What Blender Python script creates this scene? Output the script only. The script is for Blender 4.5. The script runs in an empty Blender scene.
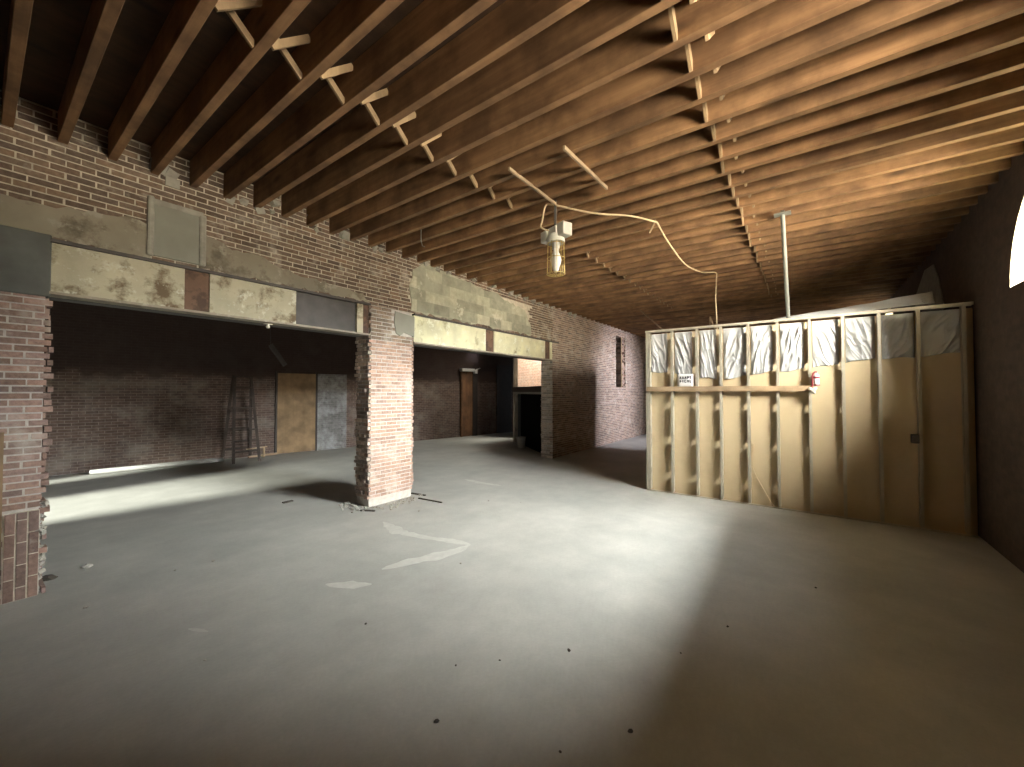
import bpy, bmesh, math, random
from mathutils import Vector, Matrix, noise
S = bpy.context.scene
COL = S.collection
PI = math.pi
# ------------------------------------------------------------------ materials
def new_mat(name):
    m = bpy.data.materials.new(name); m.use_nodes = True
    nt = m.node_tree; nt.nodes.clear()
    out = nt.nodes.new('ShaderNodeOutputMaterial'); b = nt.nodes.new('ShaderNodeBsdfPrincipled')
    nt.links.new(b.outputs[0], out.inputs[0])
    return m, nt, b
def N(nt, t, **kw):
    n = nt.nodes.new(t)
    for k, v in kw.items():
        if k.startswith('i_'):
            key = k[2:]
            n.inputs[int(key) if key.isdigit() else key].default_value = v
        else: setattr(n, k, v)
    return n
def L(nt, a, b): nt.links.new(a, b)
def coords(nt, scale=(1,1,1), loc=(0,0,0), kind='Object', per_object=False):
    tc = N(nt, 'ShaderNodeTexCoord'); mp = N(nt, 'ShaderNodeMapping')
    mp.inputs['Scale'].default_value = scale; mp.inputs['Location'].default_value = loc
    src = tc.outputs[kind]
    if per_object:
        oi = N(nt, 'ShaderNodeObjectInfo'); mu = N(nt, 'ShaderNodeMath', operation='MULTIPLY', i_1=53.0)
        L(nt, oi.outputs['Random'], mu.inputs[0])
        ad = N(nt, 'ShaderNodeVectorMath', operation='ADD'); L(nt, src, ad.inputs[0]); L(nt, mu.outputs[0], ad.inputs[1]); src = ad.outputs[0]
    L(nt, src, mp.inputs[0]); return mp.outputs[0]
def noise_n(nt, vec, scale, detail=4, rough=.55):
    n = N(nt, 'ShaderNodeTexNoise'); n.inputs['Scale'].default_value = scale
    n.inputs['Detail'].default_value = detail; n.inputs['Roughness'].default_value = rough
    L(nt, vec, n.inputs['Vector']); return n.outputs['Fac']
def ramp(nt, fac, stops):
    r = N(nt, 'ShaderNodeValToRGB'); e = r.color_ramp.elements
    while len(e) < len(stops): e.new(.5)
    for i, (p, c) in enumerate(stops):
        e[i].position = p; e[i].color = (*c, 1) if not isinstance(c, (int, float)) else (c, c, c, 1)
    L(nt, fac, r.inputs[0]); return r.outputs[0]
def mix(nt, fac, a, b, mode='MIX'):
    m = N(nt, 'ShaderNodeMix', data_type='RGBA', blend_type=mode)
    for s, v in ((m.inputs[0], fac), (m.inputs[6], a), (m.inputs[7], b)):
        if isinstance(v, (int, float)): s.default_value = v
        elif isinstance(v, tuple): s.default_value = (*v, 1)
        else: L(nt, v, s)
    return m.outputs[2]
def bump(nt, b, h, strength=.3, dist=.01):
    n = N(nt, 'ShaderNodeBump'); n.inputs['Strength'].default_value = strength; n.inputs['Distance'].default_value = dist
    L(nt, h, n.inputs['Height']); L(nt, n.outputs[0], b.inputs['Normal'])
def simple(name, col, rough=.7, metal=0, var=.25, scale=6, bump_s=.15, per=False, stretch=(1,1,1), trans=0):
    m, nt, b = new_mat(name)
    v = coords(nt, stretch, per_object=per)
    f = noise_n(nt, v, scale, 6, .6)
    c = ramp(nt, f, [(.25, tuple(x*(1-var) for x in col)), (.75, tuple(min(1, x*(1+var)) for x in col))])
    L(nt, c, b.inputs['Base Color']); b.inputs['Roughness'].default_value = rough; b.inputs['Metallic'].default_value = metal
    if trans: b.inputs['Transmission Weight'].default_value = trans
    if bump_s: bump(nt, b, f, bump_s, .01)
    return m
def blotch(name, base, spots, thr=(.5, .6), scale=5, rough=.85, base_var=.2, third=None, bs=.5):
    """a flaking surface: base colour with noise-shaped patches of another colour"""
    m, nt, b = new_mat(name); v = coords(nt)
    f0 = noise_n(nt, v, scale*.7, 5); f1 = noise_n(nt, v, scale, 9, .68)
    c0 = ramp(nt, f0, [(.3, tuple(x*(1-base_var) for x in base)), (.7, tuple(min(1, x*(1+base_var)) for x in base))])
    k = ramp(nt, f1, [(thr[0], 0), (thr[1], 1)])
    c = mix(nt, k, c0, spots)
    if third:
        f2 = noise_n(nt, coords(nt, loc=(7, 3, 1)), scale*1.7, 8, .7)
        c = mix(nt, ramp(nt, f2, [(.56, 0), (.63, 1)]), c, third)
    L(nt, c, b.inputs['Base Color']); b.inputs['Roughness'].default_value = rough
    bump(nt, b, f1, bs, .02); return m
def brick_solid(name, lime=.25, rough=.9):
    """single bricks: the colour of each brick comes from the 'Col' attribute, lime bloom from noise"""
    m, nt, b = new_mat(name); v = coords(nt)
    at = N(nt, 'ShaderNodeAttribute', attribute_name='Col')
    f = noise_n(nt, v, 26, 6, .65); fl = noise_n(nt, v, 3.1, 8, .65)
    c = mix(nt, 1.0, at.outputs['Color'], ramp(nt, f, [(.2, .55), (.8, 1.35)]), 'MULTIPLY')
    k = ramp(nt, fl, [(.54, 0), (.70, lime)])
    c = mix(nt, k, c, (.55, .50, .43))
    L(nt, c, b.inputs['Base Color']); b.inputs['Roughness'].default_value = rough
    bump(nt, b, f, .5, .006); return m
def brick_tex(name, c1, c2, mortar, dark_above=None, dark=(.05,.03,.025), lime=.3, axis='xz', limecol=(.45,.40,.36)):
    m, nt, b = new_mat(name)
    tc = N(nt, 'ShaderNodeTexCoord'); sp = N(nt, 'ShaderNodeSeparateXYZ'); L(nt, tc.outputs['Object'], sp.inputs[0])
    ad = N(nt, 'ShaderNodeMath', operation='ADD'); L(nt, sp.outputs[0], ad.inputs[0]); L(nt, sp.outputs[1], ad.inputs[1])
    cb = N(nt, 'ShaderNodeCombineXYZ'); L(nt, ad.outputs[0], cb.inputs[0]); L(nt, sp.outputs[2], cb.inputs[1])
    bt = N(nt, 'ShaderNodeTexBrick'); L(nt, cb.outputs[0], bt.inputs['Vector'])
    bt.inputs['Scale'].default_value = 1; bt.inputs['Brick Width'].default_value = .215; bt.inputs['Row Height'].default_value = .068
    bt.inputs['Mortar Size'].default_value = .006; bt.inputs['Bias'].default_value = -.1
    bt.inputs['Color1'].default_value = (*c1, 1); bt.inputs['Color2'].default_value = (*c2, 1); bt.inputs['Mortar'].default_value = (*mortar, 1)
    f = noise_n(nt, tc.outputs['Object'], 9, 8, .7); fl = noise_n(nt, tc.outputs['Object'], 1.3, 9, .68)
    c = mix(nt, 1.0, bt.outputs['Color'], ramp(nt, f, [(.25, .6), (.75, 1.3)]), 'MULTIPLY')
    c = mix(nt, ramp(nt, fl, [(.47, 0), (.66, lime)]), c, limecol)
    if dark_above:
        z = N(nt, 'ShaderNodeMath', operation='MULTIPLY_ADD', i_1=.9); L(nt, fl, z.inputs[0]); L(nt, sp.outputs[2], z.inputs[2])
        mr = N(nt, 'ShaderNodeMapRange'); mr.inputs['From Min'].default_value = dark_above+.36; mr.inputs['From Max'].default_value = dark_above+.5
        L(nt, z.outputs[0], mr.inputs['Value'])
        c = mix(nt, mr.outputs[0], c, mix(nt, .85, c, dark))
    L(nt, c, b.inputs['Base Color']); b.inputs['Roughness'].default_value = .9
    bump(nt, b, mix(nt, .6, bt.outputs['Fac'], f), -.35, .01); return m
def wood(name, a, bcol, rough=.75, axis=1, knots=True, per=True, scale=1.0):
    m, nt, b = new_mat(name)
    st = [9*scale]*3; st[axis] = .55*scale
    v = coords(nt, tuple(st), per_object=per)
    f = noise_n(nt, v, 1.6, 8, .6)
    c = ramp(nt, f, [(.28, a), (.72, bcol)])
    v2 = coords(nt, per_object=per)
    f2 = noise_n(nt, v2, 2.3, 6, .6)
    c = mix(nt, ramp(nt, f2, [(.38, .65), (.60, 0)]), c, tuple(x*.45 for x in a))
    if knots:
        st2 = [7.5]*3; st2[axis] = 2.6
        vo = N(nt, 'ShaderNodeTexVoronoi'); vo.inputs['Scale'].default_value = .45
        L(nt, coords(nt, tuple(st2), per_object=per), vo.inputs['Vector'])
        c = mix(nt, ramp(nt, vo.outputs['Distance'], [(.05, .75), (.16, 0)]), c, tuple(x*.3 for x in a))
    oi = N(nt, 'ShaderNodeObjectInfo')
    c = mix(nt, 1.0, c, ramp(nt, oi.outputs['Random'], [(0, .8), (1, 1.15)]), 'MULTIPLY')
    L(nt, c, b.inputs['Base Color']); b.inputs['Roughness'].default_value = rough
    bump(nt, b, f, .25, .008); return m

M = {}
M['joist'] = wood('joist_wood', (.20,.103,.048), (.40,.225,.105))
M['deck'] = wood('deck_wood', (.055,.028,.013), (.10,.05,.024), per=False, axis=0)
M['lath'] = wood('lath_wood', (.33,.22,.12), (.50,.35,.20), axis=2, knots=False)
M['lath_x'] = wood('lath_wood_long', (.42,.30,.18), (.60,.45,.29), axis=0, knots=False)
M['rail'] = wood('rail_wood', (.50,.34,.19), (.66,.48,.30), axis=1, knots=False)
M['plywood'] = wood('plywood', (.29,.185,.095), (.37,.24,.125), axis=2, knots=False, scale=.5)
M['old_wood'] = wood('old_ladder_wood', (.045,.03,.023), (.085,.058,.043), axis=2, knots=False)
M['rust_door'] = wood('brown_door', (.13,.06,.025), (.26,.13,.055), axis=2, knots=False)
M['dark_paint'] = simple('dark_paint', (.035,.025,.02), .6)
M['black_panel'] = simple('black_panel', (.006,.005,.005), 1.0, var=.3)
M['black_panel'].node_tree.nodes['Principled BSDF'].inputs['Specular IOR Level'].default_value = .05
M['brick'] = brick_solid('sooty_brick', .62)
M['brick_pale'] = brick_solid('salmon_brick', .75)
M['mortar'] = simple('mortar', (.54,.48,.38), .95, var=.3, scale=14, bump_s=.6)
M['mortar_pale'] = simple('pale_mortar', (.50,.46,.41), .95, var=.2, scale=14, bump_s=.6)
M['cement'] = blotch('cement_parge', (.27,.24,.18), (.15,.12,.085), (.50,.62), 2.6, third=(.36,.33,.26))
M['cement_smooth'] = simple('smooth_cement', (.27,.265,.22), .85, var=.14, scale=2.5, bump_s=.2)
M['cement_rim'] = simple('cement_rim', (.33,.31,.26), .9, var=.25, scale=9, bump_s=.5)
M['pad'] = simple('bearing_pad_concrete', (.125,.13,.12), .85, var=.3, scale=2.4, bump_s=.2)
M['cream'] = blotch('flaking_cream', (.50,.46,.33), (.17,.12,.07), (.50,.62), 3.0, third=(.66,.65,.53))
M['cream2'] = blotch('yellowed_cream', (.68,.66,.45), (.34,.30,.16), (.56,.70), 3.0, third=(.76,.77,.62))
M['rust'] = blotch('rusty_plate', (.17,.10,.065), (.09,.055,.04), (.5,.6), 5)
M['steel_dark'] = simple('dark_steel', (.085,.075,.068), .6, .2, .3, 5)
M['flange'] = blotch('flange_steel', (.34,.30,.23), (.50,.46,.37), (.55,.66), 9)
M['block'] = None
M['galv'] = simple('galvanised_steel', (.36,.37,.33), .42, .5, .15, 9, .05)
M['stud'] = simple('stud_steel', (.58,.53,.42), .45, .35, .12, 8, .03)
M['board'] = blotch('tan_board', (.66,.53,.33), (.60,.47,.29), (.48,.70), 1.1, bs=.05, base_var=.07)
M['poly'] = simple('white_plastic', (.54,.545,.535), .36, 0, .05, 4, 0)
M['white_box'] = simple('off_white_metal', (.72,.70,.62), .45, .0, .08, 6, .05)
M['bulb'] = simple('opal_bulb', (.85,.82,.72), .2, 0, .03, 6, 0)
M['brass'] = simple('yellow_wire', (.62,.46,.16), .4, .5, .1, 6, 0)
M['cable'] = simple('cream_cable', (.66,.52,.32), .6, 0, .12, 9, 0)
M['paper'] = simple('white_paper', (.86,.85,.82), .7, 0, .03, 5, 0)
M['ink'] = simple('black_ink', (.03,.03,.03), .7, 0, .1, 5, 0)
M['red'] = simple('dull_red', (.32,.045,.06), .5, 0, .2, 9, 0)
M['rag'] = simple('cream_rag', (.75,.70,.58), .9, 0, .12, 9, .2)
M['white_pipe'] = simple('white_pipe', (.72,.72,.68), .5, 0, .08, 6, 0)
M['bucket'] = simple('grey_bucket', (.5,.5,.46), .55, 0, .12, 6, 0)
M['jamb'] = blotch('pale_jamb', (.58,.53,.44), (.30,.20,.14), (.58,.66), 5)
M['grey_wall'] = simple('grey_green_wall', (.20,.22,.20), .85, 0, .15, 3, .1)
M['stone'] = simple('pale_rubble', (.40,.38,.33), .95, 0, .3, 30, .5, per=True)
M['speck'] = simple('dark_debris', (.06,.05,.04), .95, 0, .4, 30, .5, per=True)
M['cement_stain'] = simple('cement_smear', (.51,.51,.46), .9, 0, .12, 9, .25)
M['wallboard'] = simple('grey_end_wall', (.20,.15,.11), .9, 0, .25, 3, .2)
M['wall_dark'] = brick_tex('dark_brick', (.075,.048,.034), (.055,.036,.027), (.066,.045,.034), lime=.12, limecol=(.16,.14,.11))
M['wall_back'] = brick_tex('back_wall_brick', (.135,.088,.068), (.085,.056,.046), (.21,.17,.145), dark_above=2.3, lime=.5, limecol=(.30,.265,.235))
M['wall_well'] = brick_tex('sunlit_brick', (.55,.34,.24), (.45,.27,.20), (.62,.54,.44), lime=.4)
M['whitewash'] = brick_tex('whitewashed_brick', (.19,.18,.18), (.14,.13,.13), (.22,.21,.2), lime=.85, limecol=(.40,.42,.42))
M['reveal'] = brick_tex('cream_painted_brick', (.56,.50,.32), (.44,.38,.24), (.50,.45,.30), lime=.2, limecol=(.6,.55,.38))
# floor
def floor_mat():
    m, nt, b = new_mat('worn_concrete'); v = coords(nt)
    f = noise_n(nt, v, .45, 8, .6); g = noise_n(nt, v, 2.4, 8, .65); h = noise_n(nt, v, 38, 3, .6)
    c = ramp(nt, f, [(.3, (.335,.335,.305)), (.5, (.42,.415,.375)), (.7, (.48,.475,.43))])
    c = mix(nt, 1.0, c, ramp(nt, g, [(.3, .86), (.7, 1.08)]), 'MULTIPLY')
    c = mix(nt, 1.0, c, ramp(nt, h, [(.3, .95), (.7, 1.03)]), 'MULTIPLY')
    L(nt, c, b.inputs['Base Color'])
    L(nt, ramp(nt, g, [(.3, .62), (.7, .8)]), b.inputs['Roughness'])
    bump(nt, b, g, .12, .01); return m
M['floor'] = floor_mat()
def block_mat():
    m, nt, b = new_mat('cement_blocks')
    tc = N(nt, 'ShaderNodeTexCoord'); sp = N(nt, 'ShaderNodeSeparateXYZ'); L(nt, tc.outputs['Object'], sp.inputs[0])
    f0 = noise_n(nt, tc.outputs['Object'], 1.9, 4)
    cb = N(nt, 'ShaderNodeCombineXYZ'); L(nt, sp.outputs[0], cb.inputs[0]); L(nt, sp.outputs[2], cb.inputs[1])
    bt = N(nt, 'ShaderNodeTexBrick'); L(nt, cb.outputs[0], bt.inputs['Vector'])
    bt.inputs['Scale'].default_value = 1; bt.inputs['Brick Width'].default_value = .42; bt.inputs['Row Height'].default_value = .21
    bt.inputs['Mortar Size'].default_value = .006; bt.inputs['Mortar Smooth'].default_value = 1
    bt.inputs['Color1'].default_value = (.50,.48,.36,1); bt.inputs['Color2'].default_value = (.24,.24,.18,1); bt.inputs['Mortar'].default_value = (.36,.35,.27,1)
    f = noise_n(nt, tc.outputs['Object'], 6, 9, .7)
    c = mix(nt, 1.0, bt.outputs['Color'], ramp(nt, f, [(.3, .75), (.7, 1.25)]), 'MULTIPLY')
    c = mix(nt, ramp(nt, f0, [(.52, 0), (.66, .5)]), c, (.38,.37,.29))
    fl = noise_n(nt, tc.outputs['Object'], 2.7, 8, .7)
    c = mix(nt, ramp(nt, fl, [(.60, 0), (.66, .8)]), c, (.62,.60,.48))
    L(nt, c, b.inputs['Base Color']); b.inputs['Roughness'].default_value = .9; bump(nt, b, f, .4, .015); return m
M['block'] = block_mat()

# ------------------------------------------------------------------ mesh builder
class MB:
    def __init__(s): s.v = []; s.f = []; s.mi = []; s.c = []; s.smooth = False
    def add(s, vs, fs, mi=0, col=(1,1,1)):
        o = len(s.v); s.v += [tuple(p) for p in vs]; s.c += [col]*len(vs)
        s.f += [tuple(i+o for i in f) for f in fs]; s.mi += [mi]*len(fs); return s
    def box(s, x0, x1, y0, y1, z0, z1, mi=0, col=(1,1,1), M4=None):
        vs = [Vector(p) for p in ((x0,y0,z0),(x1,y0,z0),(x1,y1,z0),(x0,y1,z0),(x0,y0,z1),(x1,y0,z1),(x1,y1,z1),(x0,y1,z1))]
        if M4: vs = [M4 @ p for p in vs]
        return s.add(vs, [(0,3,2,1),(4,5,6,7),(0,1,5,4),(1,2,6,5),(2,3,7,6),(3,0,4,7)], mi, col)
    def bar(s, a, b, w, t, up=(0,0,1), mi=0, col=(1,1,1)):
        a, b = Vector(a), Vector(b); d = b-a; ln = d.length; z = d/ln
        x = Vector(up).cross(z)
        if x.length < 1e-4: x = Vector((1,0,0)).cross(z)
        x.normalize(); y = z.cross(x)
        m = Matrix((x, y, z)).transposed().to_4x4(); m.translation = a
        return s.box(-w/2, w/2, -t/2, t/2, 0, ln, mi, col, m)
    def tube(s, pts, r, n=8, cap=True, mi=0):
        pts = [Vector(p) for p in pts]; rings = []; px = None
        for i, p in enumerate(pts):
            d = (pts[min(i+1, len(pts)-1)]-pts[max(i-1, 0)]).normalized()
            x = (px - d*px.dot(d)) if px else d.orthogonal()
            x.normalize(); px = x; y = d.cross(x); rr = r[i] if isinstance(r, (list, tuple)) else r
            rings.append([p + (x*math.cos(2*PI*k/n) + y*math.sin(2*PI*k/n))*rr for k in range(n)])
        vs = [q for g in rings for q in g]; fs = []
        for i in range(len(pts)-1):
            for k in range(n): fs.append((i*n+k, i*n+(k+1) % n, (i+1)*n+(k+1) % n, (i+1)*n+k))
        if cap: fs += [tuple(range(n-1, -1, -1)), tuple(range((len(pts)-1)*n, len(pts)*n))]
        s.smooth = True
        return s.add(vs, fs, mi)
    def lathe(s, prof, c=(0,0,0), n=20, mi=0):
        vs = [(c[0]+r*math.cos(2*PI*k/n), c[1]+r*math.sin(2*PI*k/n), c[2]+z) for r, z in prof for k in range(n)]; fs = []
        for i in range(len(prof)-1):
            for k in range(n): fs.append((i*n+k, i*n+(k+1) % n, (i+1)*n+(k+1) % n, (i+1)*n+k))
        s.smooth = True
        return s.add(vs, fs, mi)
    def prism(s, poly, front, back, axis='y', mi=0):
        """polygon in (x,z) pulled along y, or in (x,y) pulled along z"""
        n = len(poly)
        P = (lambda a, b, t: (a, t, b)) if axis == 'y' else (lambda a, b, t: (a, b, t)) if axis == 'z' else (lambda a, b, t: (t, a, b))
        vs = [P(a, b, front) for a, b in poly] + [P(a, b, back) for a, b in poly]
        fs = [tuple(range(n)), tuple(range(2*n-1, n-1, -1))] + [(i, n+i, n+(i+1) % n, (i+1) % n) for i in range(n)]
        return s.add(vs, fs, mi)
    def grid(s, fn, nu, nv, mi=0):
        vs = [fn(i/nu, j/nv) for j in range(nv+1) for i in range(nu+1)]
        fs = [(j*(nu+1)+i, j*(nu+1)+i+1, (j+1)*(nu+1)+i+1, (j+1)*(nu+1)+i) for j in range(nv) for i in range(nu)]
        s.smooth = True
        return s.add(vs, fs, mi)
    def build(s, name, mats, parent=None, loc=None, fix=True, bevel=0):
        me = bpy.data.meshes.new(name); me.from_pydata(s.v, [], s.f)
        for m in (mats if isinstance(mats, (list, tuple)) else [mats]): me.materials.append(m)
        me.polygons.foreach_set('material_index', s.mi)
        at = me.attributes.new('Col', 'FLOAT_COLOR', 'POINT')
        at.data.foreach_set('color', [x for c in s.c for x in (*c, 1)])
        if fix:
            bm = bmesh.new(); bm.from_mesh(me); bmesh.ops.recalc_face_normals(bm, faces=bm.faces); bm.to_mesh(me); bm.free()
        if s.smooth:
            me.polygons.foreach_set('use_smooth', [True]*len(me.polygons))
            if not getattr(s, 'all_smooth', False): me.set_sharp_from_angle(angle=math.radians(50))
        o = bpy.data.objects.new(name, me); COL.objects.link(o)
        if loc: o.location = loc
        if parent: o.parent = parent
        if bevel:
            b = o.modifiers.new('Bevel', 'BEVEL'); b.width = bevel; b.segments = 2; b.limit_method = 'ANGLE'
        return o
def tag(o, label, cat, group=None, kind=None):
    o['label'] = label; o['category'] = cat
    if group: o['group'] = group
    if kind: o['kind'] = kind
    return o
def struct(o, label=None):
    o['kind'] = 'structure'
    if label: o['label'] = label
    return o
def empty(name, loc=(0,0,0), rz=0):
    o = bpy.data.objects.new(name, None); COL.objects.link(o); o.location = loc; o.rotation_euler.z = rz
    o.empty_display_size = .1; return o
def copy_tree(o, parent=None):
    c = o.copy(); COL.objects.link(c)
    if parent: c.parent = parent
    for ch in list(o.children): copy_tree(ch, c)
    return c
ONES = ['','first','second','third','fourth','fifth','sixth','seventh','eighth','ninth','tenth','eleventh','twelfth','thirteenth','fourteenth','fifteenth','sixteenth','seventeenth','eighteenth','nineteenth']
TENS = {2:('twentieth','twenty'),3:('thirtieth','thirty'),4:('fortieth','forty'),5:('fiftieth','fifty'),6:('sixtieth','sixty')}
def ordinal(n):
    if n < 20: return ONES[n]
    t, u = divmod(n, 10); return TENS[t][0] if u == 0 else TENS[t][1]+'-'+ONES[u]

# ------------------------------------------------------------------ dimensions (metres)
YW, TH = 5.75, .37            # near face and thickness of the wall with the two wide openings
YR = -1.8                     # room face of the right wall
ZC, JD, JT, JS = 4.27, .30, .07, .3375   # joist underside, depth, thickness, spacing
XA, XB = -3.0, 20.0
ZT = ZC + JD
def back_y(x): return 13.79 - .18*x
BANG = math.atan(-.18)

# ------------------------------------------------------------------ floor, deck, shell
struct(MB().box(XA-1, XB+.5, YR-.6, 15.2, -.25, 0).build('floor', M['floor']))
fl = bpy.data.objects['floor']
dk = MB()
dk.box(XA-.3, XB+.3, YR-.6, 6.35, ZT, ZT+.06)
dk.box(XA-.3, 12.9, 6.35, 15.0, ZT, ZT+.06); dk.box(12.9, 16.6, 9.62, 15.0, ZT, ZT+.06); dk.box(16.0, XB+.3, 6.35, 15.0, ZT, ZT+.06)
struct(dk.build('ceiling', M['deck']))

# bricks ------------------------------------------------------------
CH, BL, JN = .0625, .205, .0140
def shade(base, rnd, var=.35):
    k = 1 + rnd.uniform(-var, var); h = rnd.uniform(-.12, .12)
    return (base[0]*k*(1+h*.4), base[1]*k, base[2]*k*(1-h*.5))
def bricks(mb, x0, x1, z0, z1, y, base, seed, depth=.1, jag0=0, jag1=0, skip=None, var=.35, header=0, ymode=False, rnd_out=.006):
    """running-bond bricks on the plane y (or x when ymode), each one a box"""
    r = random.Random(seed); row = int(round(z0/CH)); z = row*CH
    while z < z1-.01:
        zt = min(z+CH-JN, z1)
        hd = header and row % header == 0
        bl = BL*.5 if hd else BL
        a = x0 + r.uniform(-jag0, jag0*.35); b = x1 + r.uniform(-jag1*.35, jag1)
        off = (bl*.5 if row % 2 else 0)
        x = math.floor((x0-jag0)/bl)*bl - off
        while x < b:
            p, q = max(x, a), min(x+bl-JN, b)
            if q-p > .025 and not (skip and skip((p+q)/2, (z+zt)/2)):
                out = r.uniform(0, rnd_out); c = shade(base((p+q)/2, (z+zt)/2) if callable(base) else base, r, var)
                if ymode: mb.box(y-out, y+depth, p, q, z, zt, 0, c)
                else: mb.box(p, q, y-out, y+depth, z, zt, 0, c)
            x += bl + r.uniform(-.006, .006)
        z += CH; row += 1
def upper_col(x, z):
    t = noise.noise(Vector((x*.9, z*1.4, 2.3)))*.5+.5
    if x > 9.7:
        return (.27+.06*t, .185+.05*t, .145+.04*t)
    return (.14+.07*t, .095+.05*t, .068+.036*t)
# wall over the openings and beyond the second one
wl = MB()
def sk(x, z):
    if x < 9.75 and z < 3.33: return True
    if 14.42 < x < 15.45 and 2.05 < z < 4.02: return True
    if 4.75 < x < 8.6 and 3.35 < z < 4.12: return True
    return False
bricks(wl, XA, 9.75, 3.3, ZT, YW-.006, upper_col, 1, skip=sk)
bricks(wl, 9.75, XB, 0, ZT, YW-.006, upper_col, 2, jag0=.03, skip=sk)
wl.box(XA, 9.78, YW-.003, YW+TH, 3.3, ZT, 1)
wl.box(9.78, 14.42, YW-.003, YW+TH, 0, ZT, 1); wl.box(15.45, XB, YW-.003, YW+TH, 0, ZT, 1)
wl.box(14.42, 15.45, YW-.003, YW+TH, 0, 2.05, 1); wl.box(14.42, 15.45, YW-.003, YW+TH, 4.02, ZT, 1); wl.box(14.42, 15.45, YW+.37, YW+TH+.01, 2.05, 4.02, 1)
bricks(wl, YW, YW+TH, 0, 2.75, 9.74, (.42,.36,.30), 5, ymode=True, jag0=.0, rnd_out=.03)
wl.box(9.755, 9.79, YW-.003, YW+TH, 0, 3.3, 1)
wall_left = struct(wl.build('wall_left', [M['brick'], M['mortar']], fix=False))
# chase in the far wall: pale upright board and broken brick
cb = MB(); cb.box(14.98, 15.07, YW-.01, YW+.02, 2.0, 4.0); cb.build('chase_board', M['lath'], wall_left)
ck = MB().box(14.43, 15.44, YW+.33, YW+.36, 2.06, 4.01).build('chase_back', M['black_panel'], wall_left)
cr = MB()
r = random.Random(3)
for i in range(34):
    z = 2.06 + i*.0575; w = r.uniform(.12, .4)
    cr.box(15.45-w, 15.45, YW+.06-r.uniform(0, .05), YW+.3, z, z+.05, 0, shade((.30,.21,.16), r))
cr.build('broken_brick', M['brick'], wall_left, fix=False)

# left pier -----------------------------------------------------------
def pier_left_col(x, z):
    t = noise.noise(Vector((x*2, z*1.7, 9)))*.5+.5
    return (.24+.10*t, .160+.06*t, .13+.05*t)
lp = MB()
bricks(lp, XA, .43, 0, 2.76, YW-.006, pier_left_col, 11, jag1=.035, skip=lambda x, z: z < .78 and x > .15 and x < .40, var=.3)
bricks(lp, XA, .40, 2.76, 3.33, YW-.006, pier_left_col, 12)
lp.box(XA, .40, YW-.003, YW+TH, 0, 3.33, 1)
bricks_r = random.Random(7)
row = 0; z = 0
while z < 2.78:                       # jamb of the first opening
    y = YW+.1
    while y < YW+TH-.02:
        ln = bricks_r.choice((.1, .2))
        lp.box(.3, .40+bricks_r.uniform(.0, .045), y, min(y+ln-JN, YW+TH), z, z+CH-JN, 0, shade((.30,.2,.155), bricks_r)); y += ln
    z += CH
left_pier = lp.build('brick_pier', [M['brick'], M['mortar_pale']], fix=False)
tag(left_pier, 'mauve brick pier with a ragged edge at the far left, under a grey bearing pad', 'pier')
fc = MB(); r = random.Random(21)
for i, x in enumerate((.19, .26, .33)):
    z = .0 - (.08 if i % 2 else .0)
    while z < .74:
        z0, z1 = max(z, .005), min(z+.19, .78)
        fc.box(x+.004, x+.062, YW-.03, YW+.05, z0, z1, 0, shade((.20,.13,.105), r, .2)); z += .2
fc.box(.185, .395, YW-.022, YW+.05, 0, .785, 1)
fc.build('upright_brick_facing', [M['brick'], M['mortar']], left_pier, fix=False)
pd = MB().box(-1.2, .43, YW-.03, YW+.3, 2.77, 3.36).build('bearing_pad', M['pad'], left_pier, bevel=.012)
# loose rubble in the lower jamb
rb = MB(); r = random.Random(5)
for i in range(46):
    z = r.uniform(.02, .85); s_ = r.uniform(.014, .032)
    c = Vector((.40+r.uniform(-.02, .03), YW+r.uniform(.0, .12), z))
    m4 = Matrix.Translation(c) @ Matrix.Rotation(r.uniform(0, 3), 4, Vector((r.random(), r.random(), r.random())).normalized())
    rb.box(-s_, s_, -s_*.7, s_*.7, -s_*.6, s_*.6, 0, (1,1,1), m4)
rb.build('jamb_mortar', M['stone'], left_pier, fix=False)['kind'] = 'stuff'
tag(MB().box(-.3, .178, YW-.075, YW-.035, 0, 1.52).build('wooden_board', M['plywood']), 'tan wooden board standing against the far left brick pier', 'board')

# middle pier --------------------------------------------------------
def pier_mid_col(x, z):
    t = noise.noise(Vector((x*3, z*1.3, 4)))*.5+.5
    if z > 2.72: return (.27, .20, .15)
    return (.35+.10*t, .225+.08*t, .17+.065*t)
mp = MB()
def skm(x, z): return (4.36 < x and z > 2.86)
bricks(mp, 3.87, 4.76, .13, 3.33, YW-.006, pier_mid_col, 31, jag0=.03, jag1=.03, var=.25, skip=skm)
bricks(mp, YW, YW+TH, .1, 2.8, 3.88, (.42,.33,.27), 32, ymode=True, rnd_out=.05, var=.45, depth=.15, header=3)
rr = random.Random(8); z = .13
while z < 2.78:
    y = YW+.1
    while y < YW+TH-.02:
        mp.box(4.66, 4.75+rr.uniform(-.01, .03), y, y+.19, z, z+CH-JN, 0, shade((.36,.24,.18), rr)); y += .2
    z += CH
mp.box(3.895, 4.735, YW-.003, YW+TH, 0, 3.33, 1)
mp.box(3.86, 4.70, YW-.02, YW+.3, 0, .13, 1)
mid_pier = tag(mp.build('brick_pier', [M['brick_pale'], M['mortar_pale']], fix=False), 'salmon brick pier standing between the two wide openings', 'pier')
q = MB()
q.prism([(4.36,3.28),(4.78,3.24),(4.775,2.88),(4.55,2.93),(4.46,2.86),(4.38,2.9),(4.34,3.1)], YW-.022, YW+.05); q.build('cement_patch', M['cement_smooth'], mid_pier)
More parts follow.
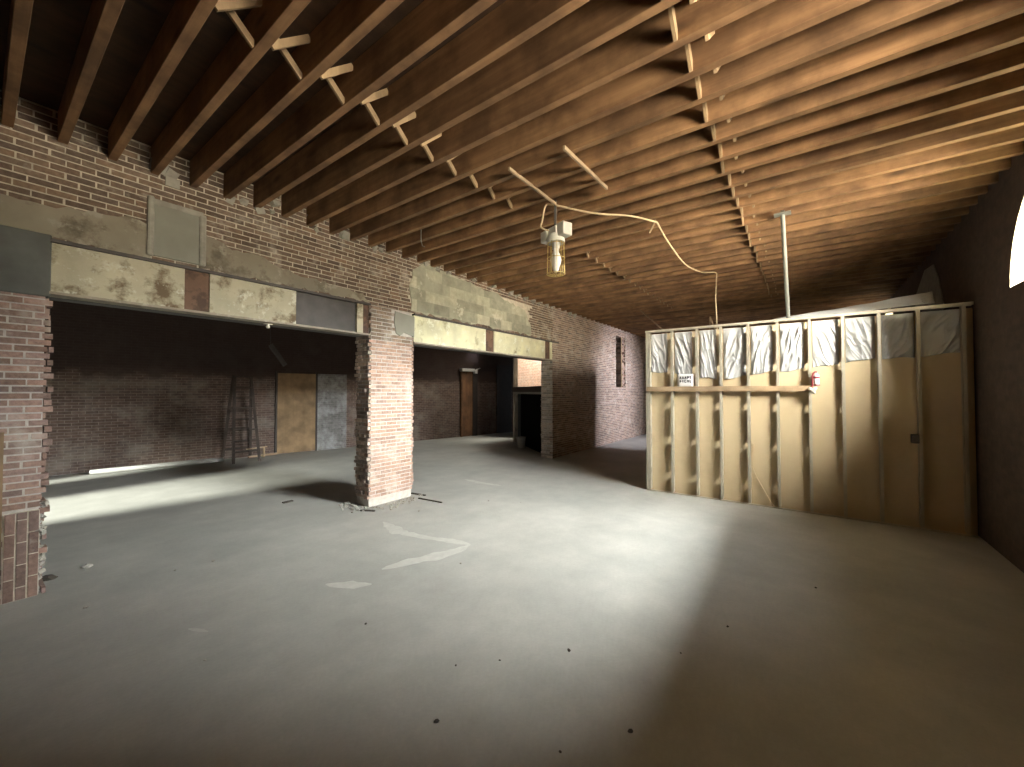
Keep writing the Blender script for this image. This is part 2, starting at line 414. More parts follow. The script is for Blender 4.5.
# rubble at its foot (nobody could count it)
ru = MB(); r = random.Random(17)
for i in range(150):
    ang = r.uniform(0, 2*PI); x = r.choice((3.62, 3.8, 4.0, 4.3, 4.6))+r.gauss(0, .16); y = YW-.1-abs(r.gauss(0, .14))
    if x < 3.85: y = YW+r.uniform(-.2, .5); x = 3.82-abs(r.gauss(0, .14))
    s_ = r.uniform(.006, .022)
    m4 = Matrix.Translation((x, y, s_*.5)) @ Matrix.Rotation(r.uniform(0, 3), 4, Vector((r.random(), r.random(), r.random()+.1)).normalized())
    ru.box(-s_, s_, -s_*.8, s_*.8, -s_*.55, s_*.55, 0, (1,1,1), m4)
tag(ru.build('rubble', M['stone'], fix=False), 'pale mortar rubble scattered round the foot of the salmon brick pier', 'rubble', kind='stuff')
r = random.Random(4)

# patches on the wall over the first opening -------------------------------
def ragged(poly, amp, seed, step=.07):
    r = random.Random(seed); out = []
    for i, (a, b) in enumerate(poly):
        c, d = poly[(i+1) % len(poly)]; ln = math.hypot(c-a, d-b); n = max(1, int(ln/step))
        for k in range(n):
            t = k/n; out.append((a+(c-a)*t + (r.uniform(-amp, amp) if k else 0), b+(d-b)*t + (r.uniform(-amp, amp) if k else 0)))
    return out
def fan_slab(poly, y0, y1, mats, name, parent):
    """ragged polygon slab, triangulated by bmesh so concave outlines survive"""
    bm = bmesh.new(); vs = [bm.verts.new((a, y0, b)) for a, b in poly]; f = bm.faces.new(vs)
    ret = bmesh.ops.extrude_face_region(bm, geom=[f]); bmesh.ops.translate(bm, verts=[v for v in ret['geom'] if isinstance(v, bmesh.types.BMVert)], vec=(0, y1-y0, 0))
    bmesh.ops.triangulate(bm, faces=[f for f in bm.faces if len(f.verts) > 4]); bmesh.ops.recalc_face_normals(bm, faces=bm.faces)
    me = bpy.data.meshes.new(name); bm.to_mesh(me); bm.free(); me.materials.append(mats)
    o = bpy.data.objects.new(name, me); COL.objects.link(o); o.parent = parent; return o
fan_slab(ragged([(-2.9,3.33),(1.14,3.33),(1.14,3.68),(.95,3.73),(.7,3.69),(.38,3.63),(-.6,3.66),(-3,3.62)], .025, 1), YW-.02, YW+.02, M['cement'], 'cement_parge', wall_left)
fan_slab(ragged([(1.58,3.33),(3.86,3.33),(3.72,3.47),(3.3,3.48),(2.88,3.52),(2.5,3.55),(2.2,3.66),(1.9,3.64),(1.6,3.78)], .03, 2), YW-.02, YW+.02, M['cement'], 'cement_parge', wall_left)
gp = MB().box(1.14, 1.6, YW-.03, YW+.02, 3.37, 4.0).build('cement_patch', M['cement_smooth'], wall_left, bevel=.006)
rim = MB(); rim.box(1.10, 1.16, YW-.05, YW+.02, 3.36, 4.02); rim.box(1.56, 1.63, YW-.05, YW+.02, 3.36, 3.97); rim.box(1.14, 1.6, YW-.042, YW+.02, 3.93, 4.0)
rim.build('patch_rim', M['cement_rim'], gp, bevel=.02)
# block patch above the second opening
pts = [(4.70,3.34),(8.62,3.34),(8.60,3.62),(8.42,3.86),(8.2,3.97),(7.6,4.06),(7.0,4.16),(6.2,4.2),(5.4,4.26),(5.0,4.28),(4.74,4.1),(4.66,3.8),(4.72,3.5)]
fan_slab(ragged(pts, .035, 3, .12), YW-.022, YW+.03, M['block'], 'cement_block_patch', wall_left)
bp = MB(); r = random.Random(12)     # mortar lumps where the joists enter the wall
for k in range(2, 34):
    x = .435 + k*JS + JS*.5
    if r.random() < .75:
        for j in range(3):
            s_ = r.uniform(.03, .08); m4 = Matrix.Translation((x+r.uniform(-.1, .1), YW+.0, ZC+r.uniform(-.06, .14))) @ Matrix.Rotation(r.uniform(0, 3), 4, Vector((r.random(), r.random()+.2, r.random())).normalized())
            bp.box(-s_, s_, -.03, .03, -s_*.8, s_*.8, 0, (1,1,1), m4)
bp.build('joist_pocket_mortar', M['cement_rim'], wall_left, fix=False)

# steel lintels ------------------------------------------------------------
def lintel(x0, x1, label, panels, z0=2.80, z1=3.33):
    e = empty('steel_lintel', ((x0+x1)/2, YW, z0)); tag(e, label, 'lintel'); ox, oz = (x0+x1)/2, z0
    def P(name, mat, *b, bev=0): return MB().box(b[0]-ox, b[1]-ox, b[2], b[3], b[4]-oz, b[5]-oz).build(name, mat, e, bevel=bev)
    P('bottom_flange', M['flange'], x0, x1, -.035, .16, z0, z0+.025)
    P('bottom_flange', M['steel_dark'], x0, x1, .19, .36, z0, z0+.025)
    P('top_flange', M['steel_dark'], x0, x1, -.045, .16, z1-.035, z1-.005)
    P('web', M['steel_dark'], x0, x1, .12, .15, z0+.025, z1-.035)
    P('back_fill', M['steel_dark'], x0, x1, .17, .36, z0+.025, z1-.01)
    for nm, mt, a, b, dy in panels: P(nm, mt, a, b, dy, .12, z0+.025, z1-.035, bev=.004)
    return e
lintel(.42, 3.86, 'rusted steel lintel with flaking cream infill over the left opening', [
    ('cream_infill', M['cream'], .43, 1.44, -.004), ('rusty_plate', M['rust'], 1.44, 1.68, .012), ('cream_infill', M['cream'], 1.68, 2.69, -.004),
    ('dark_plate', M['steel_dark'], 2.69, 3.63, .03), ('cream_infill', M['cream'], 3.63, 3.74, -.01), ('rusty_plate', M['rust'], 3.76, 3.86, .02)])
lintel(4.77, 10.05, 'steel lintel with yellowed cream infill over the right opening', [
    ('cream_infill', M['cream2'], 4.78, 6.82, -.004), ('rusty_plate', M['rust'], 6.82, 7.12, .02), ('cream_infill', M['cream2'], 7.12, 9.35, -.004),
    ('rusty_plate', M['rust'], 9.35, 9.62, .02), ('cream_infill', M['cream2'], 9.62, 9.9, .0)], 2.76, 3.31)
kb = MB(); kb.lathe([(0,-.05),(.018,-.047),(.026,-.028),(.02,-.01),(.013,0),(.013,.02),(0,.02)], n=14); kb.box(-.05,.05,-.02,.02,.0,.015)
tag(kb.build('bulb_holder', M['bulb'], loc=(2.37, YW+.1, 2.785)), 'small pale bulb holder hanging under the cream lintel of the left opening', 'bulb')

# right wall with half-round windows ------------------------------------------
def lunette_wall():
    zs, cr = 3.0, ((2.1, 1.1), (5.54, 1.1), (14.35, 1.1))
    mb = MB(); y0, y1 = YR-.5, YR
    def slab(x0, x1, z0, z1): mb.box(x0, x1, y0, y1, z0, z1)
    slab(XA-.3, XB+.3, 0, zs)
    edges = [XA-.3]
    for c, rad in cr: edges += [c-rad, c+rad]
    edges.append(XB+.3)
    for i in range(0, len(edges), 2): slab(edges[i], edges[i+1], zs, ZT)
    n = 28
    for c, rad in cr:
        arc = [(c+rad*math.cos(PI*(1-k/n)), zs+rad*math.sin(PI*(1-k/n))) for k in range(n+1)]
        for (a, b), (c2, d) in zip(arc, arc[1:]):
            o = len(mb.v)
            vs = [(a,y0,b),(c2,y0,d),(c2,y0,ZT),(a,y0,ZT),(a,y1,b),(c2,y1,d),(c2,y1,ZT),(a,y1,ZT)]
            mb.add(vs, [(0,1,2,3),(7,6,5,4),(3,2,6,7)]); mb.add([vs[0],vs[1],vs[5],vs[4]], [(0,1,2,3)], 1)
        mb.add([(c-rad,y0,zs+.004),(c+rad,y0,zs+.004),(c+rad,y1,zs+.004),(c-rad,y1,zs+.004)], [(0,1,2,3)], 1)
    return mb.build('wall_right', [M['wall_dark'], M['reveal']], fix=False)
struct(lunette_wall())
fan_pts = [(9.1,3.2),(9.4,3.75),(9.7,4.05),(10.3,4.1),(11.0,3.8),(11.2,3.3),(10.6,3.1),(9.8,3.15)]
pm = MB(); pm.prism(fan_pts, YR-.02, YR+.012); pm.build('pale_patch', M['cement_rim'], bpy.data.objects['wall_right'])  # thin irregular patch, paler than the brick around it
aw = MB(); aw.prism([(-2.32,4.42),(-2.32,4.36),(-4.3,3.42),(-4.3,3.48)], .6, 3.6, axis='x')  # added awning, out of view; keeps sky light out of the near window
struct(aw.build('added_awning_1', M['rust']))
# end walls
we = MB(); we.box(XA-.3, XA, YR-.5, 9.15, 0, ZT); we.box(XA-.3, XA, 9.15, 10.4, 2.2, ZT); we.box(XA-.3, XA, 10.4, 11.5, 0, ZT); we.box(XA-.3, XA, 11.5, 11.8, 2.2, ZT); we.box(XA-.3, XA, 11.8, 15, 0, ZT)
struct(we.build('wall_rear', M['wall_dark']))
struct(MB().box(XB, XB+.3, YR-.5, 6.35, 0, ZT).build('wall_end', M['wallboard']))
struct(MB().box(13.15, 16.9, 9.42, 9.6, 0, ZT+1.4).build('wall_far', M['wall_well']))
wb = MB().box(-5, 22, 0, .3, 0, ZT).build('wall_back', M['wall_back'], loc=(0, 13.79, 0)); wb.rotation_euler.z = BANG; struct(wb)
CB = 1/math.cos(BANG)
MB().box(6.58*CB, 7.5*CB, -.012, .02, 0, 2.45).build('whitewashed_patch', M['whitewash'], wb)
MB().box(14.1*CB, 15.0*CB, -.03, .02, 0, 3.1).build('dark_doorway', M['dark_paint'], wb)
# joists of the back room too high to see: only its deck is built

# joists ------------------------------------------------------------------
GJ = 'ceiling joists'
def joist_mesh():
    mb = MB(); n = 14
    y0, y1 = YR-.12-2, YW+.1-2
    for i in range(n): pass
    mb.box(-JT/2, JT/2, y0, y1, 0, JD); return mb
jm = joist_mesh().build('ceiling_joist', M['joist'], bevel=.004)
rj = random.Random(2)
first = -2; joists = []
for k in range(first, 57):
    o = jm if k == first else jm.copy()
    if k != first: COL.objects.link(o)
    x = .487 + k*JS
    o.location = (x, 2, ZC + rj.uniform(-.008, .008)); o.rotation_euler.z = rj.uniform(-.0016, .0016); joists.append(o)
vis = 0
for i, o in enumerate(joists):
    k = first+i
    if k < -1: tag(o, 'brown timber ceiling joist nearest above the camera, just past the left frame edge', 'joist', GJ); continue
    vis += 1
    tag(o, 'brown timber ceiling joist, %s from the near end of the room' % ordinal(vis), 'joist', GJ)

# crossed bridging sticks between joists ------------------------------------------
def bridging(w=.05, off=.12):
    e = empty('cross_bridging')
    h = JS-JT
    MB().bar((-h/2-.004, 0, .012), (h/2+.004, 0, JD-.04), w, .022, (0,1,0)).build('strut', M['lath'], e)
    MB().bar((h/2, off, .012), (-h/2, off, JD-.04), w, .022, (0,1,0)).build('strut', M['lath'], e)
    return e
proto = None
for rowname, y, lo, hi, grp in (('nearer the brick wall', 3.08, 1, 34, 'bridging row nearer the brick wall'), ('nearer the stud partition', .67, 5, 34, 'bridging row nearer the stud partition')):
    proto = None
    for k in range(lo, hi):
        x = .487 + (k+.5)*JS
        if y > 2 and 11 <= k <= 16: continue
        e = (bridging() if y > 2 else bridging(.085, .15)) if proto is None else copy_tree(proto)
        proto = proto or e
        e.location = (x, y + rj.uniform(-.02, .02), ZC)
        if rj.random() < .5: e.rotation_euler.z = PI
        tag(e, 'crossed bridging sticks beyond the %s ceiling joist, row %s' % (ordinal(k+2), rowname), 'bridging', grp)
# loose laths under the joists
tag(MB().bar((3.36, 2.515, ZC-.012), (4.36, 2.52, ZC-.012), .022, .035).build('wooden_lath', M['lath_x']), 'loose wooden lath nailed under the joists, ending at the caged lamp', 'lath')
tag(MB().bar((3.36, 1.85, ZC-.03), (4.38, 1.84, ZC-.008), .022, .04).build('wooden_lath', M['lath_x']), 'loose wooden lath under the joists, right of the caged lamp', 'lath')
hk = MB(); hk.tube([(3.98,4.63,ZC+.05),(3.98,4.63,ZC-.12),(3.99,4.61,ZC-.2),(4.02,4.59,ZC-.21)], .008)
tag(hk.build('wire_hook', M['galv']), 'short wire hook hanging from the joists near the brick wall', 'hook')

# caged work lamp -----------------------------------------------------------
lamp = tag(empty('caged_lamp', (4.38, 2.53, ZC)), 'caged work lamp with opal bulb hanging from the ceiling joists', 'lamp')
lx = Matrix.Rotation(math.radians(-20), 4, 'Z')
rod = MB(); rod.tube([(0,0,0.05),(0,0,-.33)], .012); rod.tube([(-.03,0,.02),(-.03,.0,-.3)], .007); rod.build('hanging_rod', M['steel_dark'], lamp)
bx = MB(); bx.box(-.07,.07,-.08,.08,-.47,-.31, M4=lx); bx.build('junction_box', M['white_box'], lamp, bevel=.01)
bx = MB(); bx.box(-.05,.10,-.20,-.07,-.45,-.29, M4=lx); bx.build('ballast_box', M['white_box'], lamp, bevel=.01)
bx = MB(); bx.box(-.10,.05,.07,.19,-.47,-.33, M4=lx); bx.build('ballast_box', M['white_box'], lamp, bevel=.01)
sk_ = MB(); sk_.lathe([(0,-.40),(.10,-.40),(.115,-.47),(.115,-.50),(.05,-.50),(.045,-.58),(0,-.58)], n=24); sk_.build('socket_cap', M['white_box'], lamp)
bu = MB(); bu.lathe([(0,-.56),(.035,-.565),(.038,-.62),(.06,-.67),(.07,-.72),(.062,-.77),(.045,-.81),(.04,-.84),(.025,-.865),(0,-.87)], n=24); bu.build('bulb', M['bulb'], lamp)
cg = MB()
for k in range(10):
    a = 2*PI*k/10; cg.tube([(.105*math.cos(a), .105*math.sin(a), -.48), (.115*math.cos(a), .115*math.sin(a), -.9)], .004, 6)
for z, rr_ in ((-.52,.107),(-.70,.111),(-.9,.115)):
    cg.tube([(rr_*math.cos(2*PI*k/24), rr_*math.sin(2*PI*k/24), z) for k in range(25)], .0045, 6)
for k in range(5):
    a = PI*k/5; cg.tube([(.115*math.cos(a), .115*math.sin(a), -.9), (0,0,-.915), (-.115*math.cos(a), -.115*math.sin(a), -.9)], .0035, 6)
cg.build('wire_cage', M['brass'], lamp)
def smooth_pts(pts, n=6):
    P = [Vector(p) for p in pts]; out = []
    for i in range(len(P)-1):
        a, b, c, d = P[max(i-1,0)], P[i], P[i+1], P[min(i+2,len(P)-1)]
        for k in range(n):
            t = k/n; out.append(.5*((2*b)+(c-a)*t+(2*a-5*b+4*c-d)*t*t+(3*b-a-3*c+d)*t**3))
    out.append(P[-1]); return out
cable = MB()
cable.tube(smooth_pts([(4.40,2.50,3.92),(4.34,2.6,3.93),(4.27,2.68,3.97),(4.28,2.67,4.06),(4.31,2.64,4.25),(4.35,2.57,4.262),(4.38,2.53,4.255),(4.62,2.12,4.13),(5.07,1.80,4.17),(5.66,1.64,4.25)]), .011, 8)
cable.tube(smooth_pts([(5.66,1.64,4.25),(6.1,1.62,4.12),(7.0,1.58,4.0),(7.9,1.52,4.08),(8.4,1.47,4.18),(8.79,1.40,4.25),(8.80,1.40,4.1),(8.84,1.42,3.7),(8.86,1.40,3.05)]), .011, 8)
tag(cable.build('electric_cable', M['cable']), 'cream electric cable looping from the caged lamp across the ceiling to the partition', 'cable')
for i, p in enumerate(((4.38,2.53),(5.66,1.64),(8.79,1.40))): pass
tag(MB().bar((5.66,1.66,ZC+.02), (5.70,1.76,ZC-.13), .03, .012).build('hanging_strap', M['lath']), 'short loose strap hanging beside the cable, mid-ceiling', 'strap')

# stud partition -----------------------------------------------------------
XP = 7.70
part = tag(empty('stud_partition', (XP, .4, 0)), 'unfinished metal stud partition with tan backing board and white plastic strips', 'partition')
PO = Vector((XP, .4, 0))
def pb(name, mat, bxs, parent=part, bevel=0):
    mb = MB()
    for b in bxs: mb.box(b[0]-PO.x, b[1]-PO.x, b[2]-PO.y, b[3]-PO.y, b[4], b[5])
    return mb.build(name, mat, parent, bevel=bevel)
HP = 3.05
SD = .09
studs = [2.445, 1.986, 1.557, 1.173, .760, .351, -.066, -.466, -.867, -1.267, -1.69]
def stud(y, first_=False):
    w = .036; hs = [.33+.64*k for k in range(5)]
    bx = [(XP, XP+.0025, y-w/2, y+w/2, .03, HP-.03), (XP+SD-.0025, XP+SD, y-w/2, y+w/2, .03, HP-.03)]
    yw = y - w/2 if not first_ else y + w/2
    t = .0025; c0, c1 = XP+.022, XP+SD-.022
    bx += [(XP, c0, yw-t/2, yw+t/2, .03, HP-.03), (c1, XP+SD, yw-t/2, yw+t/2, .03, HP-.03)]
    z = .03
    for h in hs: bx.append((c0, c1, yw-t/2, yw+t/2, z, h)); z = h+.105
    bx.append((c0, c1, yw-t/2, yw+t/2, z, HP-.03))
    bx += [(XP, XP+.012, (y+w/2 if not first_ else y-w/2)-t/2, (y+w/2 if not first_ else y-w/2)+t/2, .03, HP-.03)]
    return pb('stud', M['stud'], bx)
for i, y in enumerate(studs): stud(y)
stud(2.40)
pb('top_track', M['stud'], [(XP-.004, XP+SD+.004, -1.78, 2.47, HP-.003, HP), (XP-.004, XP-.001, -1.78, 2.47, HP-.04, HP), (XP+SD+.001, XP+SD+.004, -1.78, 2.47, HP-.04, HP)])
pb('bottom_track', M['stud'], [(XP-.004, XP+SD+.004, -1.78, 2.47, 0, .003), (XP-.004, XP-.001, -1.78, 2.47, 0, .022)])
pb('backing_board', M['board'], [(XP+SD+.005, XP+SD+.02, -1.79, 2.46, 0, 2.97)])
pb('side_board', M['board'], [(XP+SD+.02, 13.05, 2.42, 2.44, 0, 3.0)])
pb('side_board', M['board'], [(13.03, 13.05, -1.79, 2.42, 0, 3.0)])
pb('cover_board', M['board'], [(XP+SD+.02, 13.05, -1.79, 2.44, 2.97, 2.985)])
bots = [2.24, 2.23, 2.13, 2.11, 2.16, 2.2, 2.24, 2.30, 2.36, 2.36, 2.38]
for i in range(10):
    ya, yb = studs[i]-.022, studs[i+1]+.02
    ya -= .012
    r = random.Random(60+i); sgn = 1 if i in (0,1,2,6,7) else -1
    ph = [r.uniform(0, 6.28) for _ in range(4)]; fr = r.uniform(5, 7.5); sl = r.uniform(.8, 1.2)
    zb0, zb1 = bots[i]+r.uniform(-.02, .02), bots[i+1]+r.uniform(-.02, .02)
    cover = (.80, .80, .83, .93, .86, .86, .92, .94, .97, 1.0)[i]
    yb2 = ya + (yb-ya)*cover
    def fn(u, v):
        y = ya + (yb2-ya)*u
        top = HP-.07 + (0.0 if i < 6 else .0); z = top + (zb0+(zb1-zb0)*u + .012*math.sin(u*5+ph[0]) - top)*v
        a = (u - sgn*v*.75*sl)*fr*.42; b_ = (v + sgn*u*.5)*1.1
        rg = lambda q, w_: (1-min(1, abs(noise.noise(Vector((q, w_, i*6.7+.3))))*2.6))**2
        wob = .25*noise.noise(Vector((u*2.2, v*2.6, i*3.1)))
        env = min(1, v*6)*(1-.2*v)
        d = (.026*rg(a+wob, b_) + .018*rg(a*1.9+wob*2+4, b_*1.5) + .012*rg((v-.25*sgn*u)*2.6+9, u*.9) + .012*noise.noise(Vector((u*2, v*2.5, i*1.7))))*env
        rid = lambda s_: (1-abs(s_))**1.6
        if i == 3: d += .022*math.exp(-((u-.55)**2+(v-.62)**2)*40)*rid(math.sin(math.atan2(v-.62, u-.55)*3))
        edge = min(u, 1-u, .12)/.12
        return (XP+SD+.004-d*edge-PO.x - .004, y-PO.y, z)
    mb = MB(); mb.grid(fn, 40, 60); mb.all_smooth = True
    o = mb.build('plastic_sheet', M['poly'], part); so = o.modifiers.new('Solidify', 'SOLIDIFY'); so.thickness = .0012
pb('wooden_rail', M['rail'], [(XP-.045, XP-.006, -.10, 2.44, 1.885, 1.972)], bevel=.003)
cd = MB(); cd.tube([Vector(p)-PO for p in smooth_pts([(7.77,.735,.30),(7.772,.71,.93),(7.772,.69,.97),(7.77,.73,.80),(7.77,.72,.62),(7.77,.66,.45),(7.77,.56,.25),(7.76,.47,.08),(7.74,.42,.012)])], .007, 6)
cd.build('dangling_cord', M['cable'], part)
pb('outlet_box', M['steel_dark'], [(XP-.03, XP+.03, -1.25, -1.17, 1.17, 1.29)], bevel=.006)
# lid of white sheeting on the partition's room, sloping up to the right wall
ld = MB(); r = random.Random(41)
def lidf(u, v):
    y = .9 + (-1.46-.9)*u; x = XP+.16 + .16*v + .02*math.sin(u*30)*v
    z = HP - .02 + .07*u + (.02+.17*u)*v + .008*math.sin(u*9+v*5) + .006*math.sin(u*31)*v
    if u > .97: z += .02*math.sin(v*30)
    return (x, y, z)
ld.grid(lidf, 40, 14); o = ld.build('plastic_sheeting', M['poly']); so = o.modifiers.new('Solidify', 'SOLIDIFY'); so.thickness = .01
tag(o, 'white plastic sheeting sloping up behind the right end of the stud partition', 'sheet')
# braces from the partition top up to the joists
pi = MB(); pi.tube([(6.42,.215,ZC+.03),(XP+.03,.2,HP)], .028, 10); pi.box(6.36,6.48,.12,.31,ZC-.014,ZC-.001); 
tag(pi.build('brace_pipe', M['galv']), 'galvanised pipe brace rising from the partition top to the ceiling', 'pipe')
bw_ = MB(); bw_.bar((11.9,3.95,4.32), (8.4,2.18,2.99), .03, .02); tag(bw_.build('brace_stick', M['lath']), 'thin wooden brace slanting down behind the left end of the partition', 'brace')
bw_ = MB(); bw_.bar((9.6,1.66,3.52), (9.0,1.42,3.0), .03, .02); bw_.bar((9.6,1.66,3.52), (9.62,1.68,3.0), .02, .02); tag(bw_.build('brace_stick', M['lath']), 'short bent brace stick poking up behind the partition beside the cable', 'brace')
# paper sign with two rows of small black marks
sg = tag(empty('paper_sign', (XP-.008, 1.75, 2.08)), 'white paper sign with two rows of small black marks, above the wooden rail', 'sign')
def sf(u, v):
    return (-.006*math.sin(PI*u)-.0, .135-.27*u + (0 if v < .5 else -.0), -.115+.23*v)
sh = MB(); sh.grid(sf, 8, 6); o = sh.build('paper', M['paper'], sg); so = o.modifiers.new('Solidify', 'SOLIDIFY'); so.thickness = .001
def glyphs(text_rows):
    seg = {'4': [(0,.5,0,1),(0,.5,1,.5),(.75,0,.75,1)], '2': [(0,1,1,1),(1,1,1,.5),(1,.5,0,.3),(0,.3,0,0),(0,0,1,0)], 'A': [(0,0,.5,1),(.5,1,1,0),(.2,.4,.8,.4)], 'P': [(0,0,0,1),(0,1,1,1),(1,1,1,.5),(1,.5,0,.5)],
           'T': [(0,1,1,1),(.5,1,.5,0)], '+': [(.5,0,.5,1),(0,.5,1,.5)], 't': [(.5,0,.5,1),(.1,.65,.9,.65)], '1': [(.2,.75,.5,1),(.5,1,.5,0)], 'C': [(1,1,0,1),(0,1,0,0),(0,0,1,0)], 'n': [(0,0,0,.8),(0,.8,1,.8),(1,.8,1,0)], 'L': [(.2,1,.2,0),(.2,0,1,0)], '5': [(1,1,0,1),(0,1,0,.5),(0,.5,1,.5),(1,.5,1,0),(1,0,0,0)]}
    mb = MB(); w, h = .023, .040
    for j, rowt in enumerate(text_rows):
        for i, ch in enumerate(rowt):
            y0 = .092 - i*.0425; z0 = .030 - j*.062
            for a, b, c, d in seg[ch]:
                p = Vector((-.0085, y0-a*w, z0+b*h)); q2 = Vector((-.0085, y0-c*w, z0+d*h))
                dd = (q2-p).normalized()*.003; mb.bar(p-dd, q2+dd, .012, .004, (1,0,0))
    return mb
glyphs(['AAAPT', '+tCnL']).build('printed_marks', M['ink'], sg)
# red and white canister with a cream rag at the rail's end
cn = tag(empty('canister', (XP-.045, -.145, 1.965)), 'small red and white canister at the right end of the wooden rail', 'canister')
c = MB(); c.lathe([(0,0),(.036,0),(.038,.01),(.038,.15),(.03,.175),(.014,.185),(.014,.205),(0,.205)], n=18); c.build('body', M['paper'], cn)
c = MB(); c.lathe([(.0385,.112),(.0395,.114),(.0395,.142),(.0385,.144)], n=18); c.lathe([(.0385,.004),(.0395,.005),(.0395,.022),(.0385,.024)], n=18); c.build('red_band', M['red'], cn)
c = MB(); c.tube(smooth_pts([(-.01,.05,-.01),(-.01,.05,.1),(-.01,.045,.18),(-.01,.02,.215),(-.01,-.01,.21)]), .011, 8); c.build('red_strap', M['red'], cn)
rg = MB(); rg.all_smooth = True
for (dy, dz, a, ln) in ((.04,-.02,2.5,.085),(.0,-.04,2.0,.075),(-.05,.0,.9,.085),(.02,.0,1.4,.05)):
    p = Vector((-.05, dy, dz)); d = Vector((-.2, math.cos(a), -abs(math.sin(a))))
    rg.tube([p, p+d*ln*.35, p+d*ln*.8, p+d*ln], [.018,.026,.022,.006], 10)
tag(rg.build('knotted_rag', M['rag'], loc=(XP-.03, -.09, 1.945)), 'cream knotted rag hanging on the end of the wooden rail', 'rag')

# ------------------------------------------------------------------ back room
# plywood sheet closing a doorway
pl = tag(empty('plywood_sheet', (5.98, back_y(5.98)-.06, 0), BANG), 'tall tan plywood sheet standing against the back brick wall', 'plywood')
MB().box(-.535, .535, -.012, .012, .02, 2.44).build('panel', M['plywood'], pl)
MB().box(-.59, -.54, -.02, .05, .0, 2.5).build('side_trim', M['dark_paint'], pl); MB().box(.54, .59, -.02, .05, .0, 2.5).build('side_trim', M['dark_paint'], pl)
# stepladder
sl_ = tag(empty('stepladder', (4.42, 12.45, 0), math.radians(84)), 'old dark wooden stepladder standing open against the back wall', 'stepladder')
H = 2.28
def rail(y0, y1, x0, x1): return MB().bar((x0, y0, 0), (x1, y1, H), .028, .065, (0,1,0))
fw, tw, sp = .30, .19, .50
for s in (-1, 1):
    rail(s*fw, s*tw, -sp, -.03).build('front_rail', M['old_wood'], sl_)
    rail(s*(fw+.03), s*(tw+.02), sp, .03).build('rear_rail', M['old_wood'], sl_)
for k in range(1, 8):
    t = k/8; y = fw+(tw-fw)*t; x = -sp+(sp-.03)*t
    MB().box(x-.05, x+.06, -y, y, H*t-.02, H*t+.02).build('tread', M['old_wood'], sl_)
    if k % 2 == 1:
        y2 = y+.025; MB().box(-x-.012, -x+.012, -y2, y2, H*t-.03, H*t+.03).build('rear_rung', M['old_wood'], sl_)
MB().box(-.1, .1, -.22, .22, H, H+.03).build('top_step', M['old_wood'], sl_)
# white pipe on the floor and low timber offcuts
p0, p1 = Vector((1.61, 13.0, .06)), Vector((4.05, 12.62, .06))
wp = MB(); wp.tube([p0, p1], .055, 16); wp.tube([p0-(p1-p0).normalized()*.001, p0-(p1-p0).normalized()*.002], .03, 12)
tag(wp.build('white_pipe', M['white_pipe']), 'long white pipe lying on the floor along the back wall', 'pipe')
tr = MB(); tr.bar((4.62,12.55,.05), (5.4,12.6,.05), .06, .05); tr.bar((5.0,12.5,0), (5.0,12.5,.3), .04, .04); tr.bar((4.55,12.5,.28), (5.08,12.5,.30), .04, .03)
tag(tr.build('timber_offcuts', M['lath_x']), 'low frame of timber offcuts at the foot of the stepladder', 'timber')
# hanging metal strip in the dark upper back room
hs_ = MB(); hs_.bar((3.70,9.0,2.86), (4.0,9.0,2.44), .10, .012, (0,1,0)); hs_.tube([(3.70,9.0,2.86),(3.66,9.0,ZT)], .004, 6)
tag(hs_.build('hanging_strip', M['steel_dark']), 'grey strip dangling in the dark above the plywood sheet', 'strip')
# brown door and the white lamp box over it
dr = tag(empty('narrow_door', (12.43, back_y(12.43)-.05, 0), BANG), 'narrow rust brown door in the back wall seen through the right opening', 'door')
MB().box(-.27, .27, -.03, .02, .01, 2.72).build('door_leaf', M['rust_door'], dr)
MB().box(.27, .52, -.05, .03, 0, 2.78).build('side_frame', M['dark_paint'], dr); MB().box(-.33, -.27, -.05, .03, 0, 2.78).build('side_frame', M['rust_door'], dr)
lf = tag(empty('wall_light', (12.4, back_y(12.4)-.12, 2.78), BANG), 'white wall light box above the narrow rust brown door', 'light')
MB().box(-.36, .3, -.10, .1, -.05, .07).build('housing', M['white_pipe'], lf, bevel=.015); MB().box(.3, .44, -.11, .1, -.13, .03).build('end_cap', M['paper'], lf, bevel=.01)
MB().bar((.35, -.05, .02), (.62, -.05, .11), .03, .03).build('bracket_arm', M['white_pipe'], lf)
# dark screened store beyond the second opening: diagonal frame, black panel, slab roof
A, B = Vector((12.15, 8.80, 0)), Vector((9.96, 6.0, 0)); D = (B-A); LN = D.length; ANG = math.atan2(D.y, D.x)
st = tag(empty('dark_store', A, ANG), 'black screened store with pale jamb and dark beam, seen through the right opening', 'store')
MB().box(-.02, .13, -.07, .07, 0, ZT).build('pale_jamb', M['jamb'], st)
MB().box(.13, LN-.02, -.05, .05, 1.80, 1.87).build('head_rail', M['galv'], st)
MB().box(0, LN, -.12, .06, 1.87, 2.05).build('dark_beam', M['dark_paint'], st)
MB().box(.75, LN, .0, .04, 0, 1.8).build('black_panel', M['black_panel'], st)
sr = MB(); inv = (Matrix.Translation(A) @ Matrix.Rotation(ANG, 4, 'Z')).inverted()
def loc2(p): q = inv @ Vector((*p, 0)); return (q.x, q.y)
sr.prism([loc2(p) for p in ((12.15,8.80),(9.96,6.14),(16.38,6.14),(16.38,8.80))], 1.9, 2.0, axis='z'); sr.build('slab_roof', M['dark_paint'], st)
sw = MB(); sw.prism([loc2(p) for p in ((12.15,8.80),(16.38,8.80),(16.38,8.7),(12.15,8.7))], 0, 1.9, axis='z'); sw.build('inner_wall', M['grey_wall'], st)
bk = tag(empty('bucket', (10.98, 7.70, 0)), 'grey bucket on the floor in front of the black screened store', 'bucket')
